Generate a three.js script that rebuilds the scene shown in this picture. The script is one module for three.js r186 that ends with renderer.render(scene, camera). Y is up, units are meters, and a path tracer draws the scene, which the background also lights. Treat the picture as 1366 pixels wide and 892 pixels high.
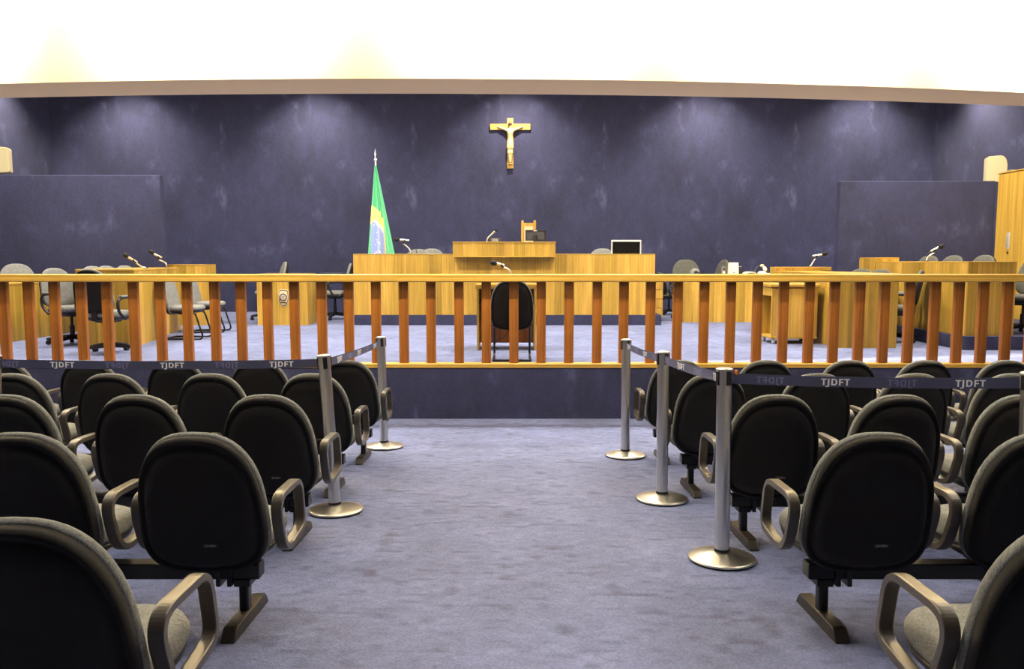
import * as THREE from 'three';
import { RoundedBoxGeometry } from 'three/addons/geometries/RoundedBoxGeometry.js';
import { RectAreaLightUniformsLib } from 'three/addons/lights/RectAreaLightUniformsLib.js';
import { mergeGeometries } from 'three/addons/utils/BufferGeometryUtils.js';
import { MarchingCubes } from 'three/addons/objects/MarchingCubes.js';

// ------------------------------------------------------------------ camera, exposure
RectAreaLightUniformsLib.init();
const scene = new THREE.Scene();
scene.background = new THREE.Color(0x000000);
const FOCAL = 1050, CX = 683, CY = 446, PITCH = Math.atan(98 / FOCAL);
const CAM = new THREE.Vector3(0, 1.598, 0);
const camera = new THREE.PerspectiveCamera(2 * Math.atan(446 / FOCAL) * 180 / Math.PI, 1366 / 892, 0.05, 60);
camera.position.copy(CAM); camera.rotation.x = -PITCH;
const renderer = new THREE.WebGLRenderer({ antialias: true });
renderer.toneMapping = THREE.LinearToneMapping;
renderer.toneMappingExposure = 1.0;
renderer.shadowMap.enabled = true;

// ------------------------------------------------------------------ measures of the room
const PF = 0.52;                                   // platform floor
const RISER_Z = -7.85, BACK_Z = -16.77, LEFT_X = -9.65, RIGHT_X = 8.83, REAR_Z = 4.6;
const SLOPE = 0.04286, FLOOR0 = 0.341;             // the audience floor falls gently towards the platform
const floorY = z => FLOOR0 + SLOPE * z;
const TILT = -Math.atan(SLOPE);
const AUD_CEIL = 4.75, PLAT_CEIL = 5.45;
const cp = Math.cos(PITCH), sp = Math.sin(PITCH);
function ray(px, py) { const a = (px - CX) / FOCAL, b = -(py - CY) / FOCAL; return new THREE.Vector3(a, b * cp - sp, -b * sp - cp); }
function atZ(px, py, z) { const r = ray(px, py); return r.multiplyScalar(z / r.z).add(CAM); }
function atY(px, py, y) { const r = ray(px, py); return r.multiplyScalar((y - CAM.y) / r.y).add(CAM); }

// ------------------------------------------------------------------ lights of the place (fittings are built around them)
const WARM = 0xfff1d8, NEUTRAL = 0xfff6e6;
const PLATFORM_PANELS = []; for (const x of [-6.6, -2.4, 1.8, 6.0]) for (const z of [-9.4, -12.2]) PLATFORM_PANELS.push([x, z]);
const PLATFORM_POWER = 105;
const AUDIENCE_PANELS = []; for (const x of [-4.4, -0.1, 4.2]) for (const z of [-5.2, -2.6]) AUDIENCE_PANELS.push([x, z]);
const AUDIENCE_POWER = 25;
const FASCIA_LAMPS = [-8.0, -5.35, -2.65, 0.0, 2.45, 4.9, 7.4];
const FASCIA_POWER = 185;
const WALL_LAMPS = [-7.9, -4.05, 0.1, 3.95, 7.3];
const WALL_POWER = 50;
function panelLight(x, y, z, power, colour) {
  const l = new THREE.RectAreaLight(colour, power, 1.2, 0.6);
  l.position.set(x, y, z); l.lookAt(x, y - 1, z); l.name = 'panel_light'; l.castShadow = true; scene.add(l);
}
function spot(x, y, z, tx, ty, tz, power, angle, penumbra, colour) {
  const l = new THREE.SpotLight(colour, power, 0, angle, penumbra, 2);
  l.position.set(x, y, z); l.target.position.set(tx, ty, tz); l.castShadow = true; l.shadow.radius = 2; l.name = 'lamp_light';
  l.target.name = 'lamp_aim'; scene.add(l); scene.add(l.target);
}

// ------------------------------------------------------------------ small tools
let seedState = 12345;
const rnd = () => { seedState = (seedState * 1664525 + 1013904223) >>> 0; return seedState / 4294967296; };
const used = {};
function numbered(n) { const k = used[n] = (used[n] ?? -1) + 1; return k ? `${n}_${String(k).padStart(3, '0')}` : n; }
function shade(o) { o.castShadow = true; o.receiveShadow = true; return o; }
function part(name, geo, mat, parent) { const m = shade(new THREE.Mesh(geo, mat)); m.name = name; parent.add(m); return m; }
function thing(name, label, category, pos = [0, 0, 0], turn = 0, group) {
  const o = new THREE.Group(); o.name = numbered(name); o.position.set(...pos); o.rotation.y = turn;
  o.userData = { label, category }; if (group) o.userData.group = group; scene.add(o); return o;
}
function single(name, label, category, geo, mat, group) {
  const m = shade(new THREE.Mesh(geo, mat)); m.name = numbered(name); m.userData = { label, category };
  if (group) m.userData.group = group; scene.add(m); return m;
}
function struct(name, geo, mat, label) { const m = shade(new THREE.Mesh(geo, mat)); m.name = name; m.userData = { kind: 'structure', label }; scene.add(m); return m; }
// texture coordinates in metres, taken from the dominant direction of each face; grain runs up unless flat
function metreUV(g, along = 'y', off = [0, 0]) {
  const p = g.attributes.position, n = g.attributes.normal, uv = new Float32Array(p.count * 2);
  for (let i = 0; i < p.count; i++) {
    const ax = Math.abs(n.getX(i)), ay = Math.abs(n.getY(i)), az = Math.abs(n.getZ(i));
    const x = p.getX(i), y = p.getY(i), z = p.getZ(i);
    let u, v;
    if (along === 'x') { v = x; u = ay > az && ay > ax ? z : ax > az && ax > ay ? z : y; if (ax > ay && ax > az) v = y; }
    else if (along === 'z') { v = z; u = ay > ax ? x : y; }
    else if (ay > ax && ay > az) { u = x; v = z; } else if (ax > az) { u = z; v = y; } else { u = x; v = y; }
    uv[2 * i] = u + off[0]; uv[2 * i + 1] = v + off[1];
  }
  g.setAttribute('uv', new THREE.BufferAttribute(uv, 2)); return g;
}
function box(x0, x1, y0, y1, z0, z1, along = 'y', r = 0.004) {
  const w = x1 - x0, h = y1 - y0, d = z1 - z0;
  const rr = Math.min(r, w / 3, h / 3, d / 3);
  let g = rr > 0.0004 ? new RoundedBoxGeometry(w, h, d, 1, rr) : new THREE.BoxGeometry(w, h, d);
  if (g.index) g = g.toNonIndexed();
  metreUV(g, along, [rnd() * 3, rnd() * 3]);
  g.translate((x0 + x1) / 2, (y0 + y1) / 2, (z0 + z1) / 2); return g;
}
function tube(points, r, seg = 24, rad = 8) { return new THREE.TubeGeometry(new THREE.CatmullRomCurve3(points.map(p => p.isVector3 ? p : new THREE.Vector3(...p)), false, 'centripetal'), seg, r, rad, false); }
function capped(points, r, seg = 24, rad = 8) {
  const t = tube(points, r, seg, rad), a = points[0], b = points[points.length - 1], v = p => p.isVector3 ? p : new THREE.Vector3(...p);
  const s = [t]; for (const p of [a, b]) { const g = new THREE.SphereGeometry(r, rad, 6); const q = v(p); g.translate(q.x, q.y, q.z); s.push(g); }
  return mergeGeometries(s);
}
function rod(a, b, r0, r1 = r0, seg = 12) {
  const A = a.isVector3 ? a : new THREE.Vector3(...a), B = b.isVector3 ? b : new THREE.Vector3(...b), d = B.clone().sub(A);
  const g = new THREE.CylinderGeometry(r1, r0, d.length(), seg); g.translate(0, d.length() / 2, 0);
  g.applyQuaternion(new THREE.Quaternion().setFromUnitVectors(new THREE.Vector3(0, 1, 0), d.normalize())); g.translate(A.x, A.y, A.z); return g;
}
// a cushion: an outline carried through a profile of (scale, depth)
function outline(a, bu, bl, nu, nl, taper, seg = 44) {
  const pts = [];
  for (let i = 0; i < seg; i++) {
    const t = i / seg * Math.PI * 2, c = Math.cos(t), s = Math.sin(t), up = s >= 0, n = up ? nu : nl;
    let x = a * Math.sign(c) * Math.pow(Math.abs(c), 2 / n); const y = (up ? bu : bl) * Math.sign(s) * Math.pow(Math.abs(s), 2 / n);
    x *= 1 - taper * y / bu; pts.push([x, y]);
  }
  return pts;
}
function loft(pts, profile, bend = null) {
  const n = pts.length, pos = [], idx = [], uv = [];
  profile.forEach(([s, z]) => pts.forEach(([x, y]) => { let p = [x * s, y * s, z]; if (bend) p = bend(...p); pos.push(...p); uv.push((p[0] + z) * 4, (p[1] + z) * 4); }));
  for (let r = 0; r < profile.length - 1; r++) for (let i = 0; i < n; i++) {
    const a = r * n + i, b = r * n + (i + 1) % n, c = a + n, d = b + n;
    idx.push(a, c, b, b, c, d);
  }
  const g = new THREE.BufferGeometry(); g.setAttribute('position', new THREE.Float32BufferAttribute(pos, 3));
  g.setAttribute('uv', new THREE.Float32BufferAttribute(uv, 2)); g.setIndex(idx); g.computeVertexNormals(); return g;
}
function roundedShape(corners, r) {
  const s = new THREE.Shape(), n = corners.length;
  corners.forEach((c, i) => {
    const p = corners[(i + n - 1) % n], q = corners[(i + 1) % n], rr = Array.isArray(r) ? r[i] : r;
    const to = (f, t) => { const d = Math.hypot(t[0] - f[0], t[1] - f[1]), k = Math.min(rr, d * 0.49) / d; return [f[0] + (t[0] - f[0]) * k, f[1] + (t[1] - f[1]) * k]; };
    const a = to(c, p), b = to(c, q);
    if (i) s.lineTo(...a); else s.moveTo(...a);
    s.quadraticCurveTo(c[0], c[1], b[0], b[1]);
  });
  s.closePath(); return s;
}

// ------------------------------------------------------------------ procedural surfaces
function lattice(seed, w, h) { const a = new Float32Array(w * h); let s = seed * 7919 + 17 >>> 0; for (let i = 0; i < a.length; i++) { s = (Math.imul(s, 1664525) + 1013904223) >>> 0; a[i] = s / 4294967296; } return a; }
function noiseField(W, H, fx, fy, seed) {           // periodic value noise, fx by fy cells
  const L = lattice(seed, fx, fy), out = new Float32Array(W * H), sm = t => t * t * (3 - 2 * t);
  for (let j = 0; j < H; j++) {
    const y = j / H * fy, y0 = Math.floor(y), ty = sm(y - y0), r0 = (y0 % fy) * fx, r1 = ((y0 + 1) % fy) * fx;
    for (let i = 0; i < W; i++) {
      const x = i / W * fx, x0 = Math.floor(x), tx = sm(x - x0), c0 = x0 % fx, c1 = (x0 + 1) % fx;
      out[j * W + i] = (L[r0 + c0] * (1 - tx) + L[r0 + c1] * tx) * (1 - ty) + (L[r1 + c0] * (1 - tx) + L[r1 + c1] * tx) * ty;
    }
  }
  return out;
}
function texture(W, H, f, srgb = true) {
  const d = new Uint8Array(W * H * 4);
  for (let i = 0; i < W * H; i++) { const c = f(i); for (let k = 0; k < 3; k++) d[4 * i + k] = Math.max(0, Math.min(255, c[k])); d[4 * i + 3] = 255; }
  const t = new THREE.DataTexture(d, W, H); t.wrapS = t.wrapT = THREE.RepeatWrapping; t.magFilter = THREE.LinearFilter; t.minFilter = THREE.LinearMipmapLinearFilter; t.generateMipmaps = true;
  if (srgb) t.colorSpace = THREE.SRGBColorSpace; t.needsUpdate = true; return t;
}
// carpet underfoot: fine pile with brushed smudges
const CW = 1024;
const cA = noiseField(CW, CW, 7, 9, 1), cB = noiseField(CW, CW, 22, 34, 2), cC = noiseField(CW, CW, 70, 90, 3), cD = noiseField(CW, CW, 420, 420, 4), cE = noiseField(CW, CW, 34, 70, 5);
const carpetValue = i => {
  const smudge = Math.max(0, cB[i] * 0.35 + cE[i] * 0.65 - 0.58) * 2.3;
  return 0.93 + (cA[i] - 0.5) * 0.16 + (cB[i] - 0.5) * 0.08 + (cC[i] - 0.5) * 0.10 + (cD[i] - 0.5) * 0.17 - smudge * 0.26;
};
const carpetMap = texture(CW, CW, i => { const v = carpetValue(i); return [118 * v, 127 * v, 166 * v]; });
const carpetBump = texture(CW, CW, i => { const v = 128 + (cD[i] - 0.5) * 150 + (cC[i] - 0.5) * 60; return [v, v, v]; }, false);
carpetMap.repeat.set(1 / 2.6, 1 / 2.6); carpetBump.repeat.set(1 / 2.6, 1 / 2.6);
// carpet on the walls: darker, with brushed scuffs
const wA = noiseField(CW, CW, 6, 5, 11), wB = noiseField(CW, CW, 26, 16, 12), wC = noiseField(CW, CW, 90, 50, 13), wD = noiseField(CW, CW, 400, 400, 14), wE = noiseField(CW, CW, 15, 11, 15);
const wallMap = texture(CW, CW, i => {
  const scuff = Math.max(0, wE[i] * 0.55 + wB[i] * 0.45 - 0.68) * 2.0 * wC[i];
  const v = 0.95 + (wA[i] - 0.5) * 0.14 + (wB[i] - 0.5) * 0.10 + (wC[i] - 0.5) * 0.08 + (wD[i] - 0.5) * 0.16;
  return [51 * v + 52 * scuff, 53 * v + 52 * scuff, 82 * v + 56 * scuff];
});
wallMap.repeat.set(1 / 4, 1 / 4);
const wallBump = texture(512, 512, i => { const v = 128 + (wD[(i >> 9) * CW + (i & 511)] - 0.5) * 160; return [v, v, v]; }, false); wallBump.repeat.set(1 / 2, 1 / 2);
// wood: long streaks along v
function woodMap(seed, base, spread, rx = 0.7, ry = 2.2) {
  const W = 512, H = 512, a = noiseField(W, H, 9, 2, seed), b = noiseField(W, H, 46, 3, seed + 1), c = noiseField(W, H, 150, 6, seed + 2), d = noiseField(W, H, 256, 40, seed + 3);
  const t = texture(W, H, i => {
    const v = 1 + ((a[i] - 0.5) * 0.16 + (b[i] - 0.5) * 0.20 + (c[i] - 0.5) * 0.18 + (d[i] - 0.5) * 0.10) * spread;
    return [base[0] * v, base[1] * (v * 1.15 - 0.15), base[2] * (v * 1.5 - 0.5)];
  });
  t.repeat.set(1 / rx, 1 / ry); return t;
}
const std = (o) => new THREE.MeshStandardMaterial(o);
const M = {
  carpet: std({ map: carpetMap, bumpMap: carpetBump, bumpScale: 0.004, roughness: 1 }),
  wallCarpet: std({ map: wallMap, bumpMap: wallBump, bumpScale: 0.003, roughness: 1 }),
  plaster: std({ color: 0xe2d2b0, roughness: 0.9 }),
  ceiling: std({ color: 0xf1ede3, roughness: 0.95 }),
  baluster: std({ map: woodMap(61, [134, 79, 20], 1.2, 0.5, 1.6), roughness: 0.42 }),
  rail: std({ map: woodMap(71, [184, 144, 58], 0.9, 0.5, 2.6), roughness: 0.4 }),
  shell: std({ color: 0x17161a, roughness: 0.92 }),
  shellPlastic: std({ color: 0x1b1a19, roughness: 0.5 }),
  arm: std({ color: 0x484238, roughness: 0.34 }),
  fabric: null, fabricLight: null,
  blackMetal: std({ color: 0x161514, roughness: 0.35, metalness: 0.3 }),
  footMetal: std({ color: 0x3a352c, roughness: 0.4, metalness: 0.4 }),
  steel: std({ color: 0xd6d4cf, roughness: 0.3, metalness: 1 }),
  steelBase: std({ color: 0xe6dfcc, roughness: 0.34, metalness: 1 }),
  rubber: std({ color: 0x0c0c0c, roughness: 0.8 }),
  blackPlastic: std({ color: 0x121214, roughness: 0.5 }),
  orange: std({ color: 0xd87a1e, roughness: 0.5 }),
  chrome: std({ color: 0xe2ddd0, roughness: 0.3, metalness: 0.9 }),
  cream: std({ color: 0xc2b78f, roughness: 0.6 }),
  ivory: std({ color: 0xcdc19a, roughness: 0.7 }),
  darkGrey: std({ color: 0x34343a, roughness: 0.6 }),
  silver: std({ color: 0xc9c9cc, roughness: 0.4, metalness: 0.3 }),
  screen: std({ color: 0x08090b, roughness: 0.25 }),
  paper: std({ color: 0xf0ead2, roughness: 0.8 }),
  crossWood: std({ map: woodMap(81, [184, 142, 66], 0.8, 0.3, 1.2), roughness: 0.5 }),
  carved: std({ color: 0xc4ad76, roughness: 0.55 }),
  gold: std({ color: 0xd9b45a, roughness: 0.35, metalness: 0.7 }),
  darkWood: std({ color: 0x4a2a14, roughness: 0.6 }),
};
const fz = noiseField(256, 256, 128, 128, 31), fy2 = noiseField(256, 256, 10, 10, 32);
const fabricTex = base => { const t = texture(256, 256, i => { const v = 0.9 + (fz[i] - 0.5) * 0.4 + (fy2[i] - 0.5) * 0.1; return base.map(c => c * v); }); return t; };
M.fabric = std({ map: fabricTex([136, 138, 134]), roughness: 0.95 });
M.fabricLight = std({ map: fabricTex([136, 137, 134]), roughness: 0.95 });
M.fabricOlive = std({ map: fabricTex([98, 98, 90]), roughness: 0.95 });
M.shellFabric = std({ map: fabricTex([19, 18, 17]), roughness: 0.95 });
const veneerBase = [182, 144, 58];
const VENEER = [1, 0.91, 1.06, 0.86, 0.97].map((k, i) => std({ map: woodMap(100 + 10 * i, veneerBase.map((c, j) => c * (j === 2 ? k * k : k)), 0.8), roughness: 0.45 }));
const WOOD = VENEER[0];

// ------------------------------------------------------------------ setting: floors, walls, ceilings
{
  const L = REAR_Z - RISER_Z, g = new THREE.BoxGeometry(RIGHT_X - LEFT_X + 0.6, 0.2, L + 0.2); metreUV(g);
  const f = struct('floor', g, M.carpet, 'blue-grey mottled carpet on the gently sloping audience floor');
  const zc = (REAR_Z + RISER_Z) / 2; f.rotation.x = TILT; f.position.set((LEFT_X + RIGHT_X) / 2, floorY(zc) - 0.1 / Math.cos(TILT), zc - 0.1);
  struct('floor_platform', box(LEFT_X - 0.2, RIGHT_X + 0.2, PF - 0.1, PF, BACK_Z - 0.1, RISER_Z - 0.02, 'y', 0), M.carpet, 'pale blue carpet on the raised platform behind the railing');
  struct('wall_riser', box(LEFT_X - 0.1, RIGHT_X + 0.1, -0.3, PF + 0.004, RISER_Z - 0.12, RISER_Z, 'y', 0.01), M.wallCarpet, 'dark blue carpeted riser of the platform');
  struct('wall_back', box(LEFT_X - 0.2, RIGHT_X + 0.2, -0.2, 6.0, BACK_Z - 0.2, BACK_Z, 'y', 0), M.wallCarpet, 'dark blue carpeted wall behind the bench');
  struct('wall_left', box(LEFT_X - 0.2, LEFT_X, -0.5, 6.0, BACK_Z, REAR_Z + 0.2, 'y', 0), M.wallCarpet, 'dark blue carpeted side wall by the jury desks');
  struct('wall_right', box(RIGHT_X, RIGHT_X + 0.2, -0.5, 6.0, BACK_Z, REAR_Z + 0.2, 'y', 0), M.wallCarpet, 'dark blue carpeted side wall by the tall cabinet');
  struct('wall_rear', box(LEFT_X - 0.2, RIGHT_X + 0.2, -0.2, 6.0, REAR_Z, REAR_Z + 0.2, 'y', 0), M.wallCarpet, 'dark blue carpeted wall behind the audience');
  struct('ceiling', box(LEFT_X - 0.2, RIGHT_X + 0.2, AUD_CEIL, AUD_CEIL + 0.15, -7.4, REAR_Z + 0.2, 'y', 0), M.ceiling, 'white plaster ceiling over the audience');
  struct('ceiling_platform', box(LEFT_X - 0.2, RIGHT_X + 0.2, PLAT_CEIL, PLAT_CEIL + 0.15, BACK_Z - 0.1, -6.6, 'y', 0), M.ceiling, 'white plaster ceiling over the platform');
  // the white bulkhead: shallow curve in plan, brightly lit face, plain underside
  const H = atZ(600, 104.5, -7.2).y;
  const fit = pts => {                               // z = a + b x + c x2 through the sampled edge
    let S = [0, 0, 0, 0, 0], T = [0, 0, 0];
    for (const [px, py] of pts) { const p = atY(px, py, H), w = [1, p.x, p.x ** 2]; for (let k = 0; k < 5; k++) S[k] += p.x ** k; for (let k = 0; k < 3; k++) T[k] += w[k] * p.z; }
    const m = new THREE.Matrix3().set(S[0], S[1], S[2], S[1], S[2], S[3], S[2], S[3], S[4]).invert(), v = new THREE.Vector3(...T).applyMatrix3(m);
    return x => v.x + v.y * x + v.z * x * x;
  };
  const front = fit([[0, 111], [140, 109], [280, 107], [420, 105.3], [560, 104.5], [683, 104.5], [800, 106], [900, 108], [1000, 110.5], [1100, 114], [1230, 118.5], [1366, 123]]);
  const back = fit([[0, 130], [140, 128.5], [280, 127], [420, 125.4], [560, 124.5], [683, 125], [800, 126.2], [900, 128], [1000, 130.5], [1100, 133], [1230, 137], [1366, 141]]);
  const s = new THREE.Shape(), N = 40, x0 = LEFT_X - 0.1, x1 = RIGHT_X + 0.1;
  for (let i = 0; i <= N; i++) { const x = x0 + (x1 - x0) * i / N; if (i) s.lineTo(x, -front(x)); else s.moveTo(x, -front(x)); }
  for (let i = N; i >= 0; i--) { const x = x0 + (x1 - x0) * i / N; s.lineTo(x, -back(x)); }
  s.closePath();
  const g2 = new THREE.ExtrudeGeometry(s, { depth: PLAT_CEIL + 0.1 - H, bevelEnabled: false }); g2.rotateX(-Math.PI / 2); g2.translate(0, H, 0);
  struct('ceiling_bulkhead', g2, M.plaster, 'white curved bulkhead hanging above the railing');
  scene.userData.bulkheadFront = front;
  // carpeted partitions behind the side benches
  const pl = atZ(213, 233, -13.0);
  struct('wall_partition', box(LEFT_X, pl.x, PF, pl.y, -13.14, -13.0, 'y', 0.02), M.wallCarpet, 'low dark blue carpeted partition behind the jury desks');
  const pr = atZ(1121, 241, -13.1);
  struct('wall_screen', box(pr.x, 7.95, PF, pr.y, -13.24, -13.1, 'y', 0.02), M.wallCarpet, 'low dark blue carpeted partition beside the tall cabinet');
  // low carpeted ledge at the foot of the back wall
  const la = atZ(351, 363.5, -16.3), lb = atZ(416, 363.5, -16.3), lc = atZ(427, 363.5, -16.3), ld = atZ(456, 363.5, -16.3);
  struct('trim_1', box(la.x, lb.x, PF, la.y, BACK_Z, -16.3, 'y', 0.01), M.wallCarpet, 'carpeted ledge along the back wall behind the crest desk');
  struct('trim_2', box(lc.x, ld.x, PF, la.y, BACK_Z, -16.3, 'y', 0.01), M.wallCarpet, 'carpeted ledge along the back wall beside the judges bench');
}

// ------------------------------------------------------------------ lamps
{
  const glow = std({ color: 0xffffff, emissive: WARM, emissiveIntensity: 1.6 });
  const frameGeo = mergeGeometries([box(-0.66, 0.66, -0.02, 0.01, -0.36, -0.3), box(-0.66, 0.66, -0.02, 0.01, 0.3, 0.36), box(-0.66, -0.6, -0.02, 0.01, -0.3, 0.3), box(0.6, 0.66, -0.02, 0.01, -0.3, 0.3)]);
  const diffGeo = box(-0.6, 0.6, -0.006, 0.006, -0.3, 0.3, 'y', 0);
  const panel = (x, y, z, power, label, group) => {
    const t = thing('ceiling_light', label, 'ceiling light', [x, y - 0.012, z], 0, group);
    part('frame', frameGeo, M.plaster, t); part('diffuser', diffGeo, glow, t);
    panelLight(x, y - 0.04, z, power, NEUTRAL);
  };
  for (const [x, z] of PLATFORM_PANELS) panel(x, PLAT_CEIL, z, PLATFORM_POWER, 'rectangular recessed fluorescent panel in the ceiling over the platform', 'ceiling panels over the platform');
  for (const [x, z] of AUDIENCE_PANELS) panel(x, AUD_CEIL, z, AUDIENCE_POWER, 'rectangular recessed fluorescent panel in the ceiling over the audience', 'ceiling panels over the audience');
  const ring = new THREE.TorusGeometry(0.085, 0.014, 8, 28); ring.rotateX(Math.PI / 2);
  const disc = new THREE.CylinderGeometry(0.078, 0.078, 0.01, 28);
  const down = (x, y, z, label, group) => {
    const t = thing('downlight', label, 'downlight', [x, y - 0.012, z], 0, group);
    part('trim_ring', ring, M.plaster, t); part('lens', disc, glow, t);
  };
  const front = scene.userData.bulkheadFront; delete scene.userData.bulkheadFront;
  for (const x of FASCIA_LAMPS) { const z = front(x) + 0.62; down(x, AUD_CEIL, z, 'round downlight washing the white bulkhead', 'downlights in front of the bulkhead'); spot(x, AUD_CEIL - 0.05, z, x, AUD_CEIL - 0.2, z - 0.62, FASCIA_POWER, 1.2, 0.35, WARM); }
  for (const x of WALL_LAMPS) { down(x, PLAT_CEIL, BACK_Z + 1.0, 'round downlight washing the blue back wall', 'downlights along the back wall'); spot(x, PLAT_CEIL - 0.05, BACK_Z + 1.0, x, 2.6, BACK_Z + 0.1, WALL_POWER, 1.0, 1, WARM); }
  for (const z of [-15.0]) for (const [x, s] of [[LEFT_X + 0.75, 1], [RIGHT_X - 0.75, -1]]) { down(x, PLAT_CEIL, z, 'round downlight washing a blue side wall', 'downlights along the side walls'); spot(x, PLAT_CEIL - 0.05, z, x - s * 0.6, 2.6, z, WALL_POWER, 0.95, 0.9, WARM); }
}

// ------------------------------------------------------------------ railing
{
  const z = RISER_Z - 0.07, t = thing('railing', 'long golden wood railing with brown balusters along the platform edge', 'railing', [0, PF, z]);
  const topY = atZ(683, 365.6, z + 0.06).y - PF, lowY = atZ(683, 376, z + 0.06).y - PF;
  const X0 = LEFT_X + 0.02, X1 = RIGHT_X - 0.02;
  part('handrail', box(X0, X1, lowY, topY, -0.075, 0.085, 'x', 0.012), M.rail, t);
  part('bottom_rail', box(X0, X1, 0.005, 0.05, -0.06, 0.075, 'x', 0.008), M.rail, t);
  const px = [3, 37, 71.5, 107, 141.5, 177, 212.5, 248.5, 285.5, 320.5, 356, 392, 428.5, 464.5, 501, 538, 574.5, 612, 648.6, 685.5, 722, 759.3, 797, 832.5, 868.4, 904.3, 940, 975.6, 1011.3, 1046.3, 1080.8, 1114.3, 1148, 1181.2, 1214.6, 1248.5, 1280.3, 1313, 1345.5];
  const xs = px.map(p => atZ(p, 385, z).x);
  for (let x = xs[0] - 0.26; x > X0; x -= 0.26) xs.unshift(x);
  for (let x = xs[xs.length - 1] + 0.25; x < X1; x += 0.25) xs.push(x);
  const h = lowY - 0.05, geos = [0, 1, 2, 3].map(() => box(-0.047, 0.047, 0, h, -0.028, 0.028, 'y', 0.006));
  xs.forEach((x, i) => { const b = part('baluster', geos[i % 4], M.baluster, t); b.position.set(x, 0.05, -0.012); });
}

// ------------------------------------------------------------------ audience chairs
const nameTag = (() => {
  const c = document.createElement('canvas'); c.width = 256; c.height = 64; const g = c.getContext('2d');
  g.fillStyle = '#1d1b19'; g.fillRect(0, 0, 256, 64); g.fillStyle = '#b4ab98'; g.font = 'italic bold 52px sans-serif'; g.textAlign = 'center'; g.textBaseline = 'middle'; g.fillText('giroflex', 128, 30);
  const t = new THREE.CanvasTexture(c); t.colorSpace = THREE.SRGBColorSpace; return std({ map: t, roughness: 0.5 });
})();
function backGeos(a, bu, bl, lean, cy, cz) {
  const pts = outline(a, bu, bl, 2.6, 3.5, 0.075);
  const bend = (x, y, z) => [x, y, z - 0.32 * x * x + 0.10 * Math.max(0, y) ** 2 * 0.6];
  const place = g => { g.rotateX(lean); g.translate(0, cy, cz); return g; };
  const shell = place(loft(pts, [[0.001, 0.052], [0.45, 0.052], [0.7, 0.050], [0.8, 0.045], [0.855, 0.034], [0.88, 0.026], [0.9, 0.025], [0.92, 0.031], [0.945, 0.034], [0.97, 0.032], [0.985, 0.022], [0.985, 0.002], [0.9, -0.004], [0.001, -0.004]], bend));
  const cush = place(loft(pts, [[0.001, 0.0], [0.96, 0.003], [0.985, 0.004], [1.0, -0.002], [1.006, -0.010], [1.0, -0.019], [0.98, -0.027], [0.9, -0.035], [0.6, -0.04], [0.001, -0.04]], bend));
  return { shell, cush };
}
const chairParts = (() => {
  const { shell, cush } = backGeos(0.222, 0.302, 0.228, 0.25, 0.493, 0.235);
  const so = outline(0.215, 0.245, 0.165, 3.0, 4.2, 0.02, 40);
  const seatBend = (x, y, z) => [x, y, z + 0.0];
  const seat = loft(so, [[0.001, 0.075], [0.6, 0.075], [0.85, 0.07], [0.95, 0.058], [1.0, 0.036], [1.0, 0.016], [0.97, 0.0], [0.001, 0.0]], seatBend); seat.rotateX(-Math.PI / 2);
  seat.translate(0, 0.345, 0.035);
  const under = loft(so, [[0.001, 0.0], [0.93, 0.0], [0.97, -0.008], [0.95, -0.022], [0.8, -0.045], [0.4, -0.055], [0.001, -0.055]]); under.rotateX(-Math.PI / 2); under.translate(0, 0.345, 0.035);
  const oc = [[0.235, 0.545], [-0.085, 0.55], [-0.135, 0.335], [0.135, 0.302]], ic = [[0.211, 0.527], [-0.068, 0.532], [-0.113, 0.355], [0.119, 0.323]];
  const s = roundedShape(oc, [0.11, 0.08, 0.07, 0.1]); s.holes.push(new THREE.Path(roundedShape(ic, [0.085, 0.055, 0.045, 0.075]).getPoints(14)));
  const arm = new THREE.ExtrudeGeometry(s, { depth: 0.024, bevelEnabled: true, bevelSize: 0.003, bevelThickness: 0.007, bevelSegments: 3, curveSegments: 14 });
  arm.rotateY(-Math.PI / 2); arm.translate(0.013, 0, 0);
  const strut = box(-0.07, 0.07, 0.236, 0.3, -0.06, 0.10); 
  const hook = mergeGeometries([box(-0.03, -0.012, 0.155, 0.26, -0.055, 0.05), box(0.012, 0.03, 0.155, 0.26, -0.055, 0.05)]);
  const tag = new THREE.BoxGeometry(0.05, 0.013, 0.002); tag.rotateX(0.25);
  const joint = box(-0.06, 0.06, 0.27, 0.34, 0.12, 0.21, 'y', 0.02);
  return { shell, cush, seat, under, arm, strut, hook, tag, joint };
})();
const ROW_Z = [-5.88, -4.93, -3.93, -2.91, -1.88];
const ROWS = {
  flag: { xs: [[-1.194, -1.83, -2.43, -3.06, -3.68], [-1.2, -1.81, -2.41, -3.0], [-1.165, -1.775, -2.39], [-1.088, -1.69], [-1.05]], side: -1, words: 'flag-side block' },
  cabinet: { xs: [[1.205, 1.83, 2.43, 2.98, 3.56], [1.208, 1.83, 2.416, 3.0], [1.25, 1.83, 2.42], [1.254, 1.83], [1.237]], side: 1, words: 'cabinet-side block' },
};
const ordinalRow = ['front row by the railing', 'second row from the railing', 'third row from the railing', 'fourth row from the railing', 'fifth row from the railing'];
const ordinalSeat = ['aisle seat', 'second seat from the aisle', 'third seat from the aisle', 'fourth seat from the aisle', 'fifth seat from the aisle'];
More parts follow.
